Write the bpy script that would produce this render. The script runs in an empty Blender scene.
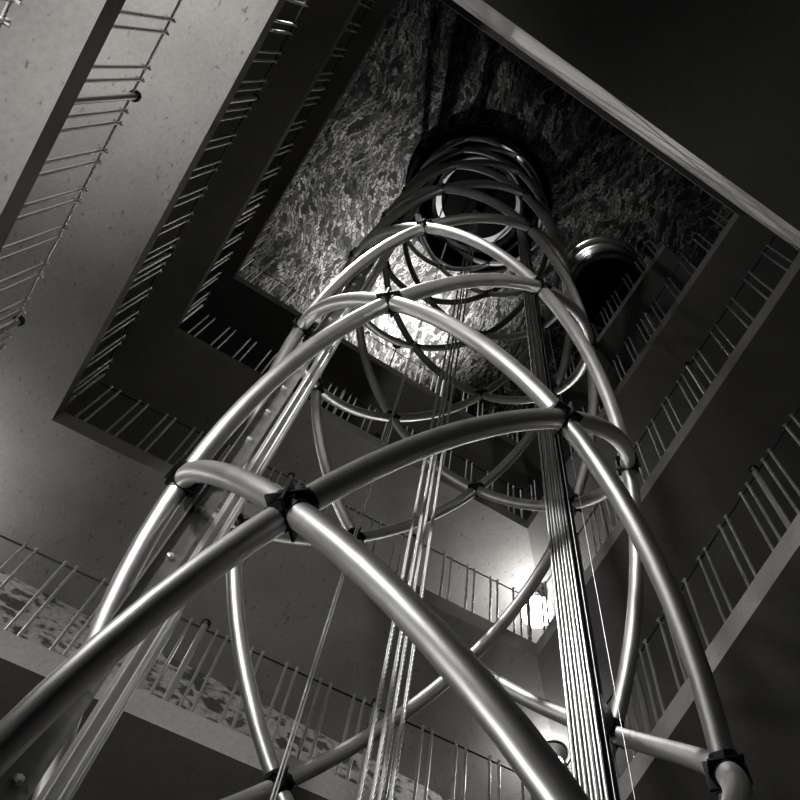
import bpy, bmesh, math, random
from mathutils import Vector, Matrix
random.seed(7)
PI = math.pi
C = bpy.context.scene.collection
CZ = 1.5                       # eye height; every z below is measured from the eye and lifted by CZ
def V(u, w, z): return Vector((u, w, z + CZ))

# ------------------------------------------------------------------ materials
def mat(name, color=(.5,.5,.5), rough=.5, metal=0.0):
    m = bpy.data.materials.new(name); m.use_nodes = True
    b = m.node_tree.nodes['Principled BSDF']
    b.inputs['Base Color'].default_value = (*color, 1); b.inputs['Roughness'].default_value = rough
    b.inputs['Metallic'].default_value = metal
    return m, m.node_tree, b
def g(v): return (v, v*.99, v*.975)
def ramp(nt, src, stops):
    r = nt.nodes.new('ShaderNodeValToRGB'); e = r.color_ramp.elements
    while len(e) < len(stops): e.new(.5)
    for el, (p, v) in zip(e, stops): el.position = p; el.color = (*g(v), 1)
    nt.links.new(src, r.inputs[0]); return r
def noise(nt, scale, detail=4, rough=.55, vec=None):
    n = nt.nodes.new('ShaderNodeTexNoise'); n.inputs['Scale'].default_value = scale
    n.inputs['Detail'].default_value = detail; n.inputs['Roughness'].default_value = rough
    if vec is not None: nt.links.new(vec, n.inputs['Vector'])
    return n
def mixc(nt, a, b, fac, mode='MULTIPLY'):
    m = nt.nodes.new('ShaderNodeMix'); m.data_type = 'RGBA'; m.blend_type = mode
    if hasattr(fac, 'node'): nt.links.new(fac, m.inputs[0])
    else: m.inputs[0].default_value = fac
    nt.links.new(a, m.inputs[6]); nt.links.new(b, m.inputs[7]); return m.outputs[2]
def geo_pos(nt):
    t = nt.nodes.new('ShaderNodeNewGeometry'); return t.outputs['Position']

def plaster(name, lo, hi, pits=.35):
    m, nt, b = mat(name, rough=.85)
    p = geo_pos(nt)
    big = ramp(nt, noise(nt, .9, 5, .6, p).outputs[0], [(.3, lo), (.7, hi)])
    fine = ramp(nt, noise(nt, 28, 3, .6, p).outputs[0], [(.3, .82), (.7, 1.0)])
    c = mixc(nt, big.outputs[0], fine.outputs[0], 1.0)
    st = nt.nodes.new('ShaderNodeMapping'); st.inputs['Scale'].default_value = (1, 2.2, 1); nt.links.new(p, st.inputs[0])
    pit = ramp(nt, noise(nt, 11, 2, .5, st.outputs[0]).outputs[0], [(.26, 1-pits), (.34, 1.0)])
    c = mixc(nt, c, pit.outputs[0], 1.0)
    nt.links.new(c, b.inputs['Base Color'])
    bp = nt.nodes.new('ShaderNodeBump'); bp.inputs['Strength'].default_value = .25; bp.inputs['Distance'].default_value = .02
    nt.links.new(fine.outputs[0], bp.inputs['Height']); nt.links.new(bp.outputs[0], b.inputs['Normal'])
    return m

def brick(name, lo, hi, mortar, scale=1.0, rotz=0.0, swirl=.5):
    m, nt, b = mat(name, rough=.8)
    p = geo_pos(nt)
    mp = nt.nodes.new('ShaderNodeMapping'); mp.inputs['Rotation'].default_value = (0, 0, rotz); nt.links.new(p, mp.inputs[0])
    n = noise(nt, .55, 2, .5, p)
    sub = nt.nodes.new('ShaderNodeVectorMath'); sub.operation = 'SUBTRACT'; sub.inputs[1].default_value = (.5, .5, .5)
    nt.links.new(n.outputs['Color'], sub.inputs[0])
    sc = nt.nodes.new('ShaderNodeVectorMath'); sc.operation = 'SCALE'; sc.inputs['Scale'].default_value = swirl
    nt.links.new(sub.outputs[0], sc.inputs[0])
    n2 = noise(nt, 9, 2, .5, p)
    sub2 = nt.nodes.new('ShaderNodeVectorMath'); sub2.operation = 'SUBTRACT'; sub2.inputs[1].default_value = (.5, .5, .5)
    nt.links.new(n2.outputs['Color'], sub2.inputs[0])
    sc2 = nt.nodes.new('ShaderNodeVectorMath'); sc2.operation = 'SCALE'; sc2.inputs['Scale'].default_value = .17
    nt.links.new(sub2.outputs[0], sc2.inputs[0])
    ad = nt.nodes.new('ShaderNodeVectorMath'); nt.links.new(mp.outputs[0], ad.inputs[0]); nt.links.new(sc.outputs[0], ad.inputs[1])
    ad2 = nt.nodes.new('ShaderNodeVectorMath'); nt.links.new(ad.outputs[0], ad2.inputs[0]); nt.links.new(sc2.outputs[0], ad2.inputs[1])
    t = nt.nodes.new('ShaderNodeTexBrick')
    t.inputs['Color1'].default_value = (*g(lo), 1); t.inputs['Color2'].default_value = (*g(hi), 1)
    t.inputs['Mortar'].default_value = (*g(mortar), 1)
    t.inputs['Scale'].default_value = scale; t.inputs['Brick Width'].default_value = .31; t.inputs['Row Height'].default_value = .105
    t.inputs['Mortar Size'].default_value = .016; t.inputs['Mortar Smooth'].default_value = .3; t.inputs['Bias'].default_value = -.1
    nt.links.new(ad2.outputs[0], t.inputs[0])
    stain = ramp(nt, noise(nt, 1.3, 5, .6, p).outputs[0], [(.34, .25), (.62, 1.0)])
    grit = ramp(nt, noise(nt, 14, 4, .7, p).outputs[0], [(.38, .35), (.58, 1.0)])
    c = mixc(nt, t.outputs[0], stain.outputs[0], 1.0); c = mixc(nt, c, grit.outputs[0], 1.0)
    nt.links.new(c, b.inputs['Base Color'])
    bp = nt.nodes.new('ShaderNodeBump'); bp.inputs['Strength'].default_value = .5; bp.inputs['Distance'].default_value = .03
    nt.links.new(t.outputs[0], bp.inputs['Height']); nt.links.new(bp.outputs[0], b.inputs['Normal'])
    return m

def stone(name):
    m, nt, b = mat(name, rough=.9)
    p = geo_pos(nt)
    mp = nt.nodes.new('ShaderNodeMapping'); mp.inputs['Scale'].default_value = (1, 1, 2.0); nt.links.new(p, mp.inputs[0])
    n = noise(nt, 3.6, 3, .5, mp.outputs[0])
    a = ramp(nt, n.outputs[0], [(.40, .10), (.47, .55), (.56, .6), (.62, .12)])
    f = ramp(nt, noise(nt, 16, 4, .7, p).outputs[0], [(.3, .6), (.6, 1.0)])
    nt.links.new(mixc(nt, a.outputs[0], f.outputs[0], 1.0), b.inputs['Base Color'])
    return m

def metal(name, v, rough, var=.12, scale=6, mt=1.0):
    m, nt, b = mat(name, rough=rough, metal=mt)
    p = geo_pos(nt)
    r = ramp(nt, noise(nt, scale, 4, .6, p).outputs[0], [(.3, v*(1-var)), (.7, v)])
    nt.links.new(r.outputs[0], b.inputs['Base Color'])
    rr = nt.nodes.new('ShaderNodeMapRange'); rr.inputs[3].default_value = rough*.85; rr.inputs[4].default_value = rough*1.2
    nt.links.new(noise(nt, 3, 3, .6, p).outputs[0], rr.inputs[0]); nt.links.new(rr.outputs[0], b.inputs['Roughness'])
    return m

M = {}
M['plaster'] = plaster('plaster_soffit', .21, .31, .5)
M['fascia'] = plaster('plaster_fascia', .40, .52, .15)  # far and right slab edges, colour raised to stand for light on them
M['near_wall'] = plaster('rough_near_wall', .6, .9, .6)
M['edge_shaded'] = plaster('plaster_edge_shaded', .12, .2)  # left slab edges, darkened in the colour for the shade there
M['shaded_plaster'] = plaster('plaster_shaded', .08, .11, .2)  # near undersides; their shade is put into the colour
M['shaded_soffit'] = plaster('plaster_soffit_shaded', .13, .18, .2)  # right and lowest far undersides, shade painted as darker plaster
M['wall'] = plaster('plaster_wall', .10, .16)
M['stone'] = stone('patched_stone')
M['floor'] = plaster('stone_floor', .12, .2)
M['brick'] = brick('brick_vault', .03, .75, .05, 1.7, math.radians(8), 1.4)
M['tube'] = metal('brushed_steel_tube', .70, .43)
M['clamp'] = metal('dark_clamp_steel', .05, .42)
M['rail_steel'] = metal('machined_rail_steel', .90, .36, .12, 14, .5)
M['plate_steel'] = metal('dull_plate_steel', .34, .48, .45, 9, .5)
M['bal'] = metal('bright_baluster_steel', .92, .28, .1, 6, .8)
M['dark'] = metal('black_steel', .02, .5)
M['drum'] = metal('glossy_dark_drum', .16, .16)
def simple(name, v, rough, metal_=0.0):
    m, nt, b = mat(name, g(v), rough, metal_)
    r = ramp(nt, noise(nt, 12, 3).outputs[0], [(.3, v*.85), (.7, v)]); nt.links.new(r.outputs[0], b.inputs['Base Color']); return m
M['drum'] = metal('glossy_dark_drum', .40, .22)
M['car_white'] = simple('car_white_panel', .75, .5)
M['car_dark'] = simple('car_dark_floor', .004, .9)
M['car_dark'].node_tree.nodes['Principled BSDF'].inputs['Specular IOR Level'].default_value = .05
def rope_mat():
    m, nt, b = mat('twisted_rope_steel', rough=.35, metal=.9)
    p = geo_pos(nt)
    w = nt.nodes.new('ShaderNodeTexWave'); w.inputs['Scale'].default_value = 9; w.wave_type = 'BANDS'; w.bands_direction = 'DIAGONAL'
    mp = nt.nodes.new('ShaderNodeMapping'); mp.inputs['Scale'].default_value = (9, 9, 1.8); nt.links.new(p, mp.inputs[0]); nt.links.new(mp.outputs[0], w.inputs[0])
    r = ramp(nt, w.outputs[0], [(.2, .25), (.8, .72)]); nt.links.new(r.outputs[0], b.inputs['Base Color'])
    bp = nt.nodes.new('ShaderNodeBump'); bp.inputs['Strength'].default_value = .6; bp.inputs['Distance'].default_value = .004
    nt.links.new(w.outputs[0], bp.inputs['Height']); nt.links.new(bp.outputs[0], b.inputs['Normal'])
    return m
M['rope'] = rope_mat()
M['rod'] = metal('polished_rod_steel', .97, .25, .03, 5, .95)
def emis(name, strength):
    m = bpy.data.materials.new(name); m.use_nodes = True; nt = m.node_tree; nt.nodes.clear()
    o = nt.nodes.new('ShaderNodeOutputMaterial'); e = nt.nodes.new('ShaderNodeEmission')
    e.inputs[0].default_value = (1, .99, .975, 1); e.inputs[1].default_value = strength
    nt.links.new(e.outputs[0], o.inputs[0]); return m

# ------------------------------------------------------------------ object helpers
def obj(name, bm, m, parent=None, smooth=False):
    me = bpy.data.meshes.new(name); bmesh.ops.recalc_face_normals(bm, faces=bm.faces[:]); bm.to_mesh(me); bm.free()
    me.materials.append(m)
    if smooth:
        for p in me.polygons: p.use_smooth = True
        try: me.set_sharp_from_angle(angle=math.radians(40))
        except Exception: pass
    o = bpy.data.objects.new(name, me); C.objects.link(o)
    if parent: o.parent = parent
    return o
def tag(o, label, cat, group=None):
    o['label'] = label; o['category'] = cat
    if group: o['group'] = group
    return o
def thing(name, label, cat, loc, group=None):
    o = bpy.data.objects.new(name, None); C.objects.link(o); o.location = loc; o.empty_display_size = .2
    return tag(o, label, cat, group)
def struct(name, bm, m):
    o = obj(name, bm, m); o['kind'] = 'structure'; return o
def box(bm, c, s, R=None):
    r = bmesh.ops.create_cube(bm, size=1.0)
    Mx = Matrix.Translation(Vector(c)) @ ((R.to_4x4() if R else Matrix.Identity(4))) @ Matrix.Diagonal((*s, 1))
    bmesh.ops.transform(bm, matrix=Mx, verts=r['verts']); return r['verts']
def tube(bm, pts, r, n=14, cap=True, closed=False):
    pts = [Vector(p) for p in pts]; rings = []
    N = len(pts); nrm = None
    for i, p in enumerate(pts):
        if closed: t = (pts[(i+1) % N] - pts[i-1]).normalized()
        else: t = (pts[min(i+1, N-1)] - pts[max(i-1, 0)]).normalized()
        if nrm is None:
            a = Vector((0, 0, 1)) if abs(t.z) < .9 else Vector((1, 0, 0))
            nrm = (a - t*a.dot(t)).normalized()
        else: nrm = (nrm - t*nrm.dot(t)).normalized()
        bn = t.cross(nrm); rr = r[i] if isinstance(r, (list, tuple)) else r
        rings.append([bm.verts.new(p + (nrm*math.cos(k*2*PI/n) + bn*math.sin(k*2*PI/n))*rr) for k in range(n)])
    for i in range(N if closed else N-1):
        A, B = rings[i], rings[(i+1) % N]
        for k in range(n): bm.faces.new((A[k], A[(k+1) % n], B[(k+1) % n], B[k]))
    if cap and not closed:
        bm.faces.new(rings[0][::-1]); bm.faces.new(rings[-1])
def lathe(bm, c, prof, n=64, closed=False):
    c = Vector(c); rings = []
    for (r, z) in prof:
        if r < 1e-6: rings.append([bm.verts.new(c + Vector((0, 0, z)))])
        else: rings.append([bm.verts.new(c + Vector((r*math.cos(k*2*PI/n), r*math.sin(k*2*PI/n), z))) for k in range(n)])
    idx = range(len(rings)) if closed else range(len(rings)-1)
    for i in idx:
        A, B = rings[i], rings[(i+1) % len(rings)]
        for k in range(n):
            k2 = (k+1) % n
            if len(A) == 1 and len(B) == 1: continue
            if len(A) == 1: bm.faces.new((A[0], B[k], B[k2]))
            elif len(B) == 1: bm.faces.new((A[k], A[k2], B[0]))
            else: bm.faces.new((A[k], A[k2], B[k2], B[k]))
def prism(bm, pts, z0, z1):
    a = [bm.verts.new((p[0], p[1], z0 + CZ)) for p in pts]; b = [bm.verts.new((p[0], p[1], z1 + CZ)) for p in pts]
    n = len(pts); bm.faces.new(a[::-1]); bm.faces.new(b)
    for i in range(n): bm.faces.new((a[i], a[(i+1) % n], b[(i+1) % n], b[i]))
def NB(): return bmesh.new()

# ------------------------------------------------------------------ the shaft: outer walls, floor, galleries, brick ceiling
OU, OL, ORT, ON = 7.0, 3.9, -5.7, -2.4        # outer far, left, right, near faces
FLOOR, CEIL, TOP = -1.5, 19.0, 19.4
T = .26                                        # slab thickness
bm = NB(); box(bm, V((OU+ON)/2, (OL+ORT)/2, FLOOR-.1), (OU-ON+.8, OL-ORT+.8, .2)); struct('floor', bm, M['floor'])
H = TOP - FLOOR
bm = NB(); box(bm, V(OU+.2, (OL+ORT)/2, FLOOR+H/2), (.4, OL-ORT+.8, H)); struct('wall_far', bm, M['stone'])
bm = NB(); box(bm, V(ON-.2, (OL+ORT)/2, FLOOR+H/2), (.4, OL-ORT+.8, H)); struct('wall_near', bm, M['wall'])
bm = NB(); box(bm, V((OU+ON)/2, OL+.2, FLOOR+H/2), (OU-ON, .4, H)); struct('wall_left', bm, M['wall'])
bm = NB(); box(bm, V((OU+ON)/2, ORT-.2, FLOOR+H/2), (OU-ON, .4, H)); struct('wall_right', bm, M['wall'])

AX, AY, RC = 2.2595, -.9888, 1.2               # cage axis and radius
HR = 1.44                                      # hole in the ceiling round the cage
# ceiling: slightly domed brick sheet with a round hole for the cage
bm = NB(); n = 96
def rect_hit(a):
    dx, dy = math.cos(a), math.sin(a); t = 1e9
    if dx > 1e-9: t = min(t, (OU-AX)/dx)
    if dx < -1e-9: t = min(t, (ON-AX)/dx)
    if dy > 1e-9: t = min(t, (OL-AY)/dy)
    if dy < -1e-9: t = min(t, (ORT-AY)/dy)
    return t
lev = []
for f in (0, .15, .3, .5, .75, 1.0):
    lev.append([(HR + f*(rect_hit(k*2*PI/n)-HR), k*2*PI/n, f) for k in range(n)])
low = [[bm.verts.new(V(AX+r*math.cos(a), AY+r*math.sin(a), CEIL - .25*f*f)) for (r, a, f) in L] for L in lev]
up = [[bm.verts.new(V(AX+r*math.cos(a), AY+r*math.sin(a), TOP)) for (r, a, f) in L] for L in (lev[0], lev[-1])]
for i in range(len(low)-1):
    for k in range(n): bm.faces.new((low[i][k], low[i][(k+1) % n], low[i+1][(k+1) % n], low[i+1][k]))
for k in range(n):
    k2 = (k+1) % n
    bm.faces.new((up[0][k], up[1][k], up[1][k2], up[0][k2]))
    bm.faces.new((low[0][k], low[0][k2], up[0][k2], up[0][k])); bm.faces.new((low[-1][k], low[-1][k2], up[1][k2], up[1][k]))
struct('ceiling', bm, M['brick'])
# dark lining collar of the hole and the drum above it
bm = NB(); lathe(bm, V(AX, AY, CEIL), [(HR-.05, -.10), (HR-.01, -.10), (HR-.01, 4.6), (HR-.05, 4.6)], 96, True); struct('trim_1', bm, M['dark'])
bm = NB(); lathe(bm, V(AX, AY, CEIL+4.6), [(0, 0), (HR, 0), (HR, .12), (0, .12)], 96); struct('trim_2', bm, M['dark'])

# opening corners per tier: far-left, far-right, near-right, near-left (u, w)
NU = -.24
TIERS = {
 1: dict(z=5.70, FL=(5.12,1.93), FR=(4.79,-3.70), NR=(NU,-3.155), NL=(NU,1.96)),
 2: dict(z=9.00, FL=(5.19,1.845), FR=(4.86,-3.69), NR=(NU,-3.36), NL=(NU,1.89)),
 3: dict(z=12.2, FL=(5.09,1.73), FR=(4.91,-3.70), NR=(NU,-3.485), NL=(NU,1.80)),
 4: dict(z=15.4, FL=(5.07,1.80), FR=(5.0,-3.75), NR=(.77,-3.71), NL=(-.9,1.80)),
 0: dict(z=2.68, FL=(5.1,1.62), FR=(4.8,-3.7), NR=(NU,-3.4), NL=(NU,1.60)),
}
k = 2
for i, t in TIERS.items():
    z = t['z']; FL, FR, NR, NL = t['FL'], t['FR'], t['NR'], t['NL']
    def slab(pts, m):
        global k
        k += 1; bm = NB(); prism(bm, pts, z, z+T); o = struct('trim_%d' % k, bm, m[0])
        o.data.materials.append(m[1])                         # fascia tone carries light and shade: paler far and right, dimmed left
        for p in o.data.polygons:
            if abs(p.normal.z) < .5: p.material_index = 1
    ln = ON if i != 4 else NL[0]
    slab([NL, FL, (OU, OL), (ln if i == 4 else ON, OL)] if i == 4 else [NL, FL, (OU, OL), (ON, OL)], (M['plaster'], M['edge_shaded']))
    slab([FL, FR, (OU, ORT), (OU, OL)], (M['shaded_soffit'] if i == 1 else M['plaster'], M['fascia']))  # lowest far underside takes the painted shade tone too
    slab([FR, NR, (NR[0] if i == 4 else ON, ORT), (OU, ORT)], (M['shaded_soffit'], M['fascia']))
    if i in (1, 2, 3): slab([NR, NL, (ON, OL), (ON, ORT)], (M['shaded_plaster'], M['near_wall']))
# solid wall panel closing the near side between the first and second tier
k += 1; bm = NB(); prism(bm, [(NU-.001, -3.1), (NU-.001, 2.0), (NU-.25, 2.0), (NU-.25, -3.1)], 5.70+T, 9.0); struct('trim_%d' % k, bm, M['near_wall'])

# ------------------------------------------------------------------ railings
BH = 1.04
def bal_mesh():
    bm = NB()
    tube(bm, [(0,0,0), (0,0,BH-.01), (0,0,BH), (0,0,BH+.006)], [.0135,.0135,.012,.007], 10)
    tube(bm, [(.012,0,BH-.055), (.034,0,BH-.055), (.036,0,BH-.055)], [.008,.008,.004], 8)
    tube(bm, [(-.012,0,BH-.055), (-.03,0,BH-.055)], .007, 8)
    return bm
def newel_mesh():
    bm = NB()
    tube(bm, [(0,0,0), (0,0,BH-.01)], .026, 16); return bm
def newelcap_mesh():
    bm = NB(); tube(bm, [(0,0,BH-.012), (0,0,BH+.004), (0,0,BH+.03), (0,0,BH+.036)], [.027,.042,.042,.034], 18); return bm
proto = {}
def inst(kind, parent, loc, rz):
    if kind not in proto:
        bm, m = {'baluster': (bal_mesh, M['bal']), 'newel_post': (newel_mesh, M['bal']), 'newel_cap': (newelcap_mesh, M['clamp'])}[kind]
        o = obj(kind, bm(), m, None, True); proto[kind] = o
    else:
        o = proto[kind].copy(); C.objects.link(o)
    o.parent = parent; o.location = loc; o.rotation_euler = (0, 0, rz); return o
def railing(z, a, b, newels, label, end=(0, 0), rod='clamp'):
    """a, b: plan ends of the slab edge; railing stands just inside the corridor edge on the fascia."""
    a = Vector((a[0], a[1], 0)); b = Vector((b[0], b[1], 0)); d = (b-a); Ln = d.length; d.normalize()
    rz = math.atan2(d.y, d.x)
    mid = (a+b)/2; nrm = Vector((-d.y, d.x, 0))
    if nrm.dot(Vector((AX, AY, 0))-mid) > 0: nrm = -nrm      # points to the corridor
    off = nrm*.03
    t = thing('gallery_railing', label, 'railing', V(a.x, a.y, z+T), 'steel gallery railings')
    t.rotation_euler = (0, 0, rz)
    s = nrm.dot(Vector((-d.y, d.x, 0)))                      # local y sign of the corridor side
    y = .03*s
    rs = rz*0
    bm = NB(); tube(bm, [(end[0], y+.0*s, BH-.055), (Ln-end[1], y, BH-.055)], .0085, 10)
    obj('handrail', bm, M[rod], t, True)
    for q in newels:
        p = inst('newel_post', t, (q, y, 0), 0); c = inst('newel_cap', p, (0, 0, 0), 0)
    ed = sorted([0 + end[0]] + list(newels) + [Ln-end[1]])
    for s0, s1 in zip(ed, ed[1:]):
        L = s1-s0; cnt = int(round(L/.293)) - (0 if L < .5 else 0)
        cnt = max(0, int((L-.12)/.29))
        if cnt == 0: continue
        st = L/cnt
        for i in range(cnt):
            c = s0 + st*(i+.5)
            for e in (-.047, .047):
                inst('baluster', t, (c+e, y, 0), PI/2 if s < 0 else -PI/2)
    return t
def frm(a, b, vals):     # newel distances from a along a->b measured on coordinate index
    return vals
names = {1: 'lowest full tier', 2: 'second tier up', 3: 'third tier up', 4: 'topmost tier'}
for i in (1, 2, 3, 4):
    t = TIERS[i]; FL, FR, NR, NL = t['FL'], t['FR'], t['NR'], t['NL']
    un = [FL[0]-.05 - v for v in (0.0, 1.72, 3.62)]
    Lr = FL[0]-NL[0]
    railing(t['z'], NL, FL, [FL[0]-NL[0]-1.66, FL[0]-NL[0]-3.56, FL[0]-NL[0]-.06] if i < 3 else [Lr*.33, Lr*.67, Lr-.06],
            {1:'bright steel baluster railing on the left gallery nearest the viewer, with pale soffit behind',
             2:'steel railing along the left side of the well, second from the left edge',
             3:'small steel railing along the left side, below the one against the brick ceiling',
             4:'thin dark railing along the left edge of the brick ceiling'}[i], rod='bal' if i == 1 else 'clamp')
    wl = (Vector(FR)-Vector(FL)).length
    railing(t['z'], FL, FR, [2.3, 3.9, wl-.06] if i != 1 else [2.31, 3.90, wl-.06],
            {1:'steel railing crossing the bottom of the photo in front of the patched stone wall',
             2:'steel railing on the far gallery just above the bright lamp glare, second tier up',
             3:'steel railing on the far gallery of the third tier, below the brick ceiling',
             4:'dark thin railing silhouetted against the lit brick at the far side'}[i])
    wr = (Vector(NR)-Vector(FR)).length
    railing(t['z'], FR, NR, {1:[1.45,3.41], 2:[1.5,3.41], 3:[1.4,3.3], 4:[1.4,2.8]}[i],
            {1:'steel railing at the lower right corner on a pale slab edge',
             2:'steel railing of thin bright pairs on the right side, at mid height',
             3:'steel railing on the right side, ending under the white edged beam',
             4:'short dark railing on the right side beside the glossy ceiling drum'}[i])
t = TIERS[0]
railing(t['z'], t['NL'], t['FL'], [2.2, 4.1], 'cropped end of a close steel railing in the top left corner of the photo', rod='bal')

# ------------------------------------------------------------------ elevator cage: eight crossing helical tubes
TH0, Z0, HL = 2.390907, 2.60974, 1.34115
L0, L1 = -3, 14
def cp(th, z, r=RC): return Vector((AX + r*math.cos(th), AY + r*math.sin(th), z + CZ))
cage = thing('elevator_cage', 'tall cylindrical cage of crossing curved steel tubes rising up the middle of the well', 'elevator cage', (AX, AY, CZ+FLOOR))
inv = Matrix.Translation(-cage.location)
def cobj(name, bm, m, smooth=True, parent=cage):
    bmesh.ops.transform(bm, matrix=inv, verts=bm.verts[:]); return obj(name, bm, m, parent, smooth)
TR = .0445
for dirn in (1, -1):
    for j in range(4):
        lev0 = L0 if True else 0
        # start column so that nodes fall on even level <-> even column
        k0 = (2*j + (L0 % 2))
        bm = NB(); pts = []
        S = 10
        for i in range((L1-L0)*S+1):
            l = L0 + i/S
            th = TH0 + (k0 + dirn*(l-L0))*PI/4
            pts.append(cp(th, Z0+HL*l))
        tube(bm, pts, TR, 20); cobj('helix_tube', bm, M['tube'])
# node clamps
def clamp(th, l):
    bm = NB(); P = cp(th, Z0+HL*l); rad = Vector((math.cos(th), math.sin(th), 0)); tan = Vector((-math.sin(th), math.cos(th), 0)); up = Vector((0, 0, 1))
    for sx in (1, -1):
        for sz in (1, -1):
            a = TR*1.10
            pts = []
            for d in (.034, .066):
                dth = sx*d*.573/RC; pts.append(cp(th+dth, Z0+HL*l + sz*d*.82))
            tube(bm, pts, [a, a*1.02], 8)
    R = Matrix((tan, rad, up)).transposed()
    box(bm, P, (.010, .145, .135), R); box(bm, P, (.135, .125, .010), R)      # thin radial and level plates
    box(bm, P, (.05, .105, .05), R)
    return bm
for l in range(L0, L1+1):
    for j in range(4):
        col = 2*j + (l % 2)
        o = cobj('node_clamp', clamp(TH0 + col*PI/4, l), M['clamp'], False)
bm = NB(); lathe(bm, Vector((AX, AY, CZ+FLOOR)), [(RC-.09, 0), (RC+.09, 0), (RC+.09, .12), (RC-.09, .12)], 64, True); cobj('base_ring', bm, M['clamp'])
bm = NB(); zt = Z0+HL*L1
lathe(bm, Vector((AX, AY, CZ+zt)), [(RC-.08, -.05), (RC+.08, -.05), (RC+.08, .07), (RC-.08, .07)], 64, True); cobj('top_ring', bm, M['clamp'])

# ------------------------------------------------------------------ guide rails on the left/right diameter
ZT = 22.5
def guide(sgn, label):
    u0 = AX; w0 = AY + sgn*1.0
    t = thing('guide_rail', label, 'guide rail', V(u0, w0, FLOOR), 'elevator guide rails')
    zc = (ZT-FLOOR)/2; Hh = ZT-FLOOR
    s = sgn
    def part(name, boxes, m):
        bm = NB()
        for (x, y, sx, sy) in boxes: box(bm, (x, y*s, zc), (sx, sy, Hh))
        return obj(name, bm, m, t)
    part('mounting_channel', [(0, .065, .012, .095), (-.02, .11, .05, .008), (-.02, .02, .05, .008)] if sgn > 0 else [(.02, .075, .012, .08), (.0, .115, .05, .008), (.03, 0, .01, .15)], M['clamp'] if sgn < 0 else M['plate_steel'])
    part('rail_web', [(-.005, -.045, .016, .075)], M['rail_steel'] if sgn > 0 else M['plate_steel'])
    part('rail_flange', [(-.005, -.008, .085, .012)], M['rail_steel'] if sgn > 0 else M['plate_steel'])
    if sgn > 0:
        for (x, y, r) in ((-.05, -.055, .006), (-.045, -.02, .005), (-.03, -.075, .005)):
            bm = NB(); tube(bm, [(x, y, 0), (x, y, Hh)], r, 8); obj('conduit', bm, M['rail_steel'], t, True)
        for q in range(int(Hh/.42)):                         # bolt heads along the channel
            bm = NB(); tube(bm, [(-.006, .066, .3+q*.42), (-.022, .066, .3+q*.42), (-.026, .066, .3+q*.42)], [.017, .017, .010], 6); obj('bolt', bm, M['rail_steel'], t)
    else:
        for q, r in enumerate((.0085, .0055, .0095, .0055, .008, .005, .009)):   # conduits side by side in front of the rail
            a = -.043 + q*.0212; x, y = .66*a - .055, .75*a + .045
            bm = NB(); tube(bm, [(x, y, 0), (x, y, Hh)], r, 10); obj('conduit', bm, M['rod'], t, True)
    for l in range(L0+2, L1, 2):                              # dark gussets out to the cage nodes
        z = Z0+HL*l - FLOOR
        bm = NB()
        y0, y1 = .10*s, .155*s
        vs = []
        for x in (-.035, .035):
            vs.append([bm.verts.new((x, yy, zz)) for yy, zz in ((.09*s, z-.17), (.09*s, z+.17), (.150*s, z+.05), (.150*s, z-.05))])
        bm.faces.new(vs[0]); bm.faces.new(vs[1][::-1])
        for i in range(4): bm.faces.new((vs[0][i], vs[0][(i+1) % 4], vs[1][(i+1) % 4], vs[1][i]))
        obj('bracket', bm, M['clamp'], t)
    return t
guide(1, 'bolted dark steel guide rail running up the left inside of the cage')
guide(-1, 'bright bundle of steel guide rail and conduits up the right inside of the cage')

# ------------------------------------------------------------------ ropes and wires
def line(u, az, r, name, label, m, group=None, z1=18.4, z0=FLOOR, cat='cable'):
    w = u*math.tan(math.radians(az))
    bm = NB(); tube(bm, [(0, 0, 0), (0, 0, (z1-z0)/2), (0, 0, z1-z0)], r, 10)
    o = obj(name, bm, m, None, True); o.location = V(u, w, z0); return tag(o, label, cat, group)
for az, u, lb in ((-21.95, 2.52, 'leftmost of the four twisted hoist ropes hanging inside the cage'),
                  (-22.95, 2.46, 'second from left of the four twisted hoist ropes inside the cage'),
                  (-23.55, 2.55, 'third from left of the four twisted hoist ropes inside the cage'),
                  (-24.45, 2.48, 'rightmost of the four twisted hoist ropes hanging inside the cage')):
    line(u, az, .0105, 'hoist_rope', lb, M['rope'], 'twisted hoist ropes')
line(3.30, -15.15, .0055, 'steel_rod', 'left strand of the thin double steel line behind the hoist ropes', M['rail_steel'], 'thin steel lines', cat='rod', z1=18.9)
line(3.33, -15.42, .0045, 'steel_rod', 'right strand of the thin double steel line behind the hoist ropes', M['rail_steel'], 'thin steel lines', cat='rod', z1=18.9)
line(2.05, -42.9, .0018, 'thin_wire', 'hair thin wire just right of the bright rail bundle', M['rail_steel'], 'hair thin wires', cat='wire', z1=18.9)
line(2.05, -44.5, .0018, 'thin_wire', 'second hair thin wire further right of the bright rail bundle', M['rail_steel'], 'hair thin wires', cat='wire', z1=18.9)

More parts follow.
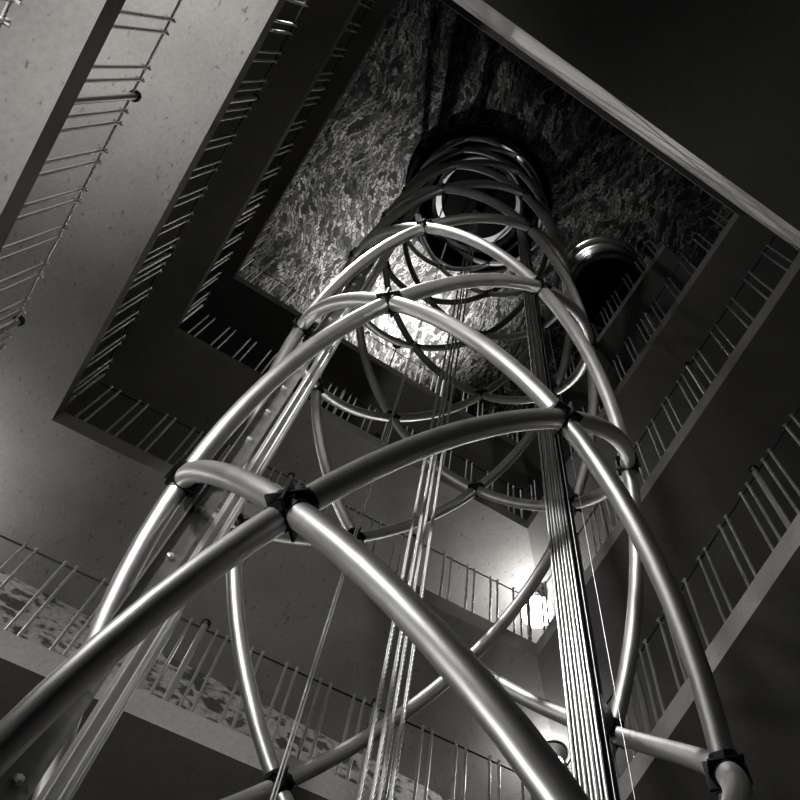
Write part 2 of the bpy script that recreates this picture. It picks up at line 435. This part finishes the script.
# ------------------------------------------------------------------ elevator car at the top of the shaft
car = thing('elevator_car', 'round elevator car atop the cage seen from below, dark floor ringed in white', 'elevator', V(AX, AY, 18.9))
bm = NB(); lathe(bm, (0,0,0), [(0, 0), (.70, 0), (.72, .03), (.72, .10), (0, .10)], 64); obj('car_floor', bm, M['car_dark'], car, True)
bm = NB(); lathe(bm, (0,0,0), [(.725, -.02), (.82, -.02), (.84, .02), (.84, .14), (.725, .14)], 64, True); obj('floor_ring', bm, M['car_white'], car, True)
bm = NB(); lathe(bm, (0,0,0), [(.842, .02), (.852, .02), (.852, 2.3), (.842, 2.3)], 64, True); obj('car_shell', bm, M['drum'], car, True)
sk = NB(); lathe(sk, (0,0,-.9), [(.79, 0), (.84, 0), (.84, .16), (.79, .16)], 64, True); skirt = obj('lower_ring', sk, M['plate_steel'], car, True)
for q in range(40):
    a = q*2*PI/40; bm = NB(); d = Vector((math.cos(a), math.sin(a), 0))
    tube(bm, [d*.792+Vector((0,0,-.82)), d*.775+Vector((0,0,-.82))], .016, 6); obj('rivet', bm, M['rail_steel'], skirt)
for q in range(4):
    a = q*PI/2+.6; bm = NB(); d = Vector((math.cos(a), math.sin(a), 0))
    tube(bm, [d*.815+Vector((0,0,-.75)), d*.83+Vector((0,0,.05))], .016, 8); obj('hanger', bm, M['clamp'], car, True)
bm = NB(); box(bm, (.24, -.09, -.25), (.14, .16, .5)); obj('rope_hitch', bm, M['rail_steel'], car)

# ------------------------------------------------------------------ glossy drum hanging from the ceiling at the right
dr = thing('ceiling_drum', 'glossy dark banded drum hanging from the brick ceiling right of the cage', 'drum', V(2.15, -3.82, CEIL-.25))
bm = NB(); lathe(bm, (0,0,0), [(0, .15), (.86, .15), (.86, -.26), (.84, -.28), (.80, -.28)], 64); obj('upper_band', bm, M['drum'], dr, True)
bm = NB(); lathe(bm, (0,0,0), [(.80, -.20), (.80, -.30), (.82, -.34), (.82, -.62), (.80, -.66), (.76, -.68)], 64); obj('middle_band', bm, M['drum'], dr, True)
bm = NB(); lathe(bm, (0,0,0), [(.76, -.60), (.76, -1.0), (.78, -1.04), (.78, -1.32), (.74, -1.36), (.66, -1.36)], 64); obj('lower_band', bm, M['drum'], dr, True)
bm = NB(); lathe(bm, (0,0,0), [(0, -1.25), (.70, -1.25), (.70, -1.2), (0, -1.2)], 64); obj('bottom_plate', bm, M['car_dark'], dr, True)

# ------------------------------------------------------------------ lamps
GLOW = {}
def lamp(u, w, zs, power, label, r=.12, drop=0):
    t = thing('ceiling_lamp', label, 'lamp', V(u, w, zs), 'round gallery lamps')
    bm = NB(); lathe(bm, (0,0,0), [(0, -.002), (.17, -.002), (.17, -.03), (.10, -.06), (.06, -.10), (0, -.10)], 32); obj('base_plate', bm, M['clamp'], t, True)
    if drop:
        bm = NB(); tube(bm, [(0,0,-.09), (0,0,-.10-drop)], .012, 10); obj('stem', bm, M['clamp'], t, True)
    bm = NB(); bmesh.ops.create_uvsphere(bm, u_segments=24, v_segments=14, radius=r)
    bmesh.ops.translate(bm, verts=bm.verts[:], vec=(0, 0, -.09-r-drop))
    key = round(power/(4*PI*PI*r*r), 2)
    if key not in GLOW: GLOW[key] = emis('lamp_glow_%d' % len(GLOW), key)
    obj('globe', bm, GLOW[key], t, True)
lamp(5.69, -4.37, 12.2, 95, 'glaring round lamp under the far right gallery corner, the brightest in the photo', .22, .23)
lamp(5.83, -4.56, 9.0, 45, 'small glaring round lamp below the brightest one, half hidden by a cage tube', .12)
lamp(6.2, 2.85, 9.0, 60, 'round lamp under the far left gallery corner, just past the left edge', .12, .45)
# unseen stand floodlights, added to brighten ceiling, soffits, cage, drum and near wall
def added_flood(u, w, z, aim, power, angle, base, label, rad=.06):
    d = (Vector(aim)-Vector((u, w, z))).normalized(); h = z-base
    t = thing('added_floodlight', label, 'added_floodlight', V(u, w, base), 'added gallery floodlights')
    q = Vector((0,0,1)).rotation_difference(d)
    bm = NB(); lathe(bm, (0,0,0), [(0, 0), (.08, 0), (.09, .13), (.08, .13), (.06, .05), (0, .05)], 24)
    bmesh.ops.transform(bm, matrix=Matrix.Translation((0,0,h-.06)) @ q.to_matrix().to_4x4(), verts=bm.verts[:]); obj('housing', bm, M['dark'], t, True)
    bm = NB(); tube(bm, [(0,0,0), (0,0,.02), (0,0,.021), (0,0,h-.05)], [.09,.09,.014,.014], 16); obj('stand', bm, M['dark'], t, True)
    ld = bpy.data.lights.new('added_flood_beam', 'SPOT'); ld.energy = power; ld.spot_size = angle; ld.spot_blend = .9; ld.shadow_soft_size = rad; ld.color = (1, .99, .975)
    lo = bpy.data.objects.new('added_flood_beam', ld); C.objects.link(lo); lo.location = V(u, w, z) + d*.16
    lo.rotation_euler = (Vector((0,0,-1)).rotation_difference(d)).to_euler()
added_flood(5.17, -1.10, 17.45, (4.75, -.7, 19.0), 850, math.radians(150), 15.66, 'added spotlight for an unseen lamp behind the far top railing, aimed at the brick ceiling')
added_flood(1.0, 3.0, 6.4, (1.0, 3.1, 9.0), 340, math.radians(125), 5.96, 'added spotlight for an unseen lamp on the left gallery, aimed at the soffit above it')
added_flood(-1.2, 2.9, 3.5, (5.0, -1.2, 6.3), 700, math.radians(80), 2.94, 'added spotlight at the near end of the lowest left gallery, aimed at the far side', .25)
added_flood(.3, 3.5, 4.0, (1.9, -.9, 2.9), 300, math.radians(100), 2.94, 'added spotlight on the lowest left gallery, aimed at the cage', .35)
added_flood(2.7, 3.4, .5, (1.5, -.6, 2.4), 260, math.radians(80), FLOOR, 'added spotlight on a stand on the tower floor, aimed at the cage', .3)
added_flood(.6, 3.2, 3.3, (.6, 3.1, 5.7), 80, math.radians(130), 2.94, 'added spotlight on the lowest left gallery, aimed at the soffit above')
added_flood(-.75, 2.4, 16.3, (2.0, -3.9, 18.5), 3000, math.radians(15), 15.66, 'added spotlight on the top left gallery, aimed at the ceiling drum')
added_flood(.5, 2.35, 10.7, (2.29, -2.0, 4.0), 2600, math.radians(26), 9.26, 'added spotlight behind the second left railing, aimed at the right rail bundle', .08)
added_flood(5.7, -.2, 6.5, (-.24, -.8, 7.4), 500, math.radians(44), 5.96, 'added spotlight on the lowest far gallery, aimed at the near wall')

# faint ambient bounce of the unlit tower
w = bpy.data.worlds.new('tower_air'); bpy.context.scene.world = w; w.use_nodes = True
w.node_tree.nodes['Background'].inputs[0].default_value = (1, .99, .975, 1); w.node_tree.nodes['Background'].inputs[1].default_value = .0

# ------------------------------------------------------------------ camera
R_ = Vector((-0.5622220244954765, -0.8260488182639728, -0.03936680094828546))
D_ = Vector((0.7876093727427349, -0.5203308248484906, -0.3300413741946379))
F_ = Vector((0.25214652712263064, -0.21656219096874568, 0.9431452413614846))
cd = bpy.data.cameras.new('camera'); cam = bpy.data.objects.new('camera', cd); C.objects.link(cam)
Mx = Matrix((R_, -D_, -F_)).transposed().to_4x4(); Mx.translation = (0, 0, CZ); cam.matrix_world = Mx
cd.sensor_width = 36; cd.lens = 36*957.624/800; cd.shift_x = -(540.478-400)/800; cd.shift_y = (403.94-400)/800
cd.clip_start = .05; cd.clip_end = 100
sc = bpy.context.scene; sc.camera = cam
sc.view_settings.view_transform = 'Standard'; sc.view_settings.look = 'None'; sc.view_settings.exposure = 0; sc.view_settings.gamma = 1
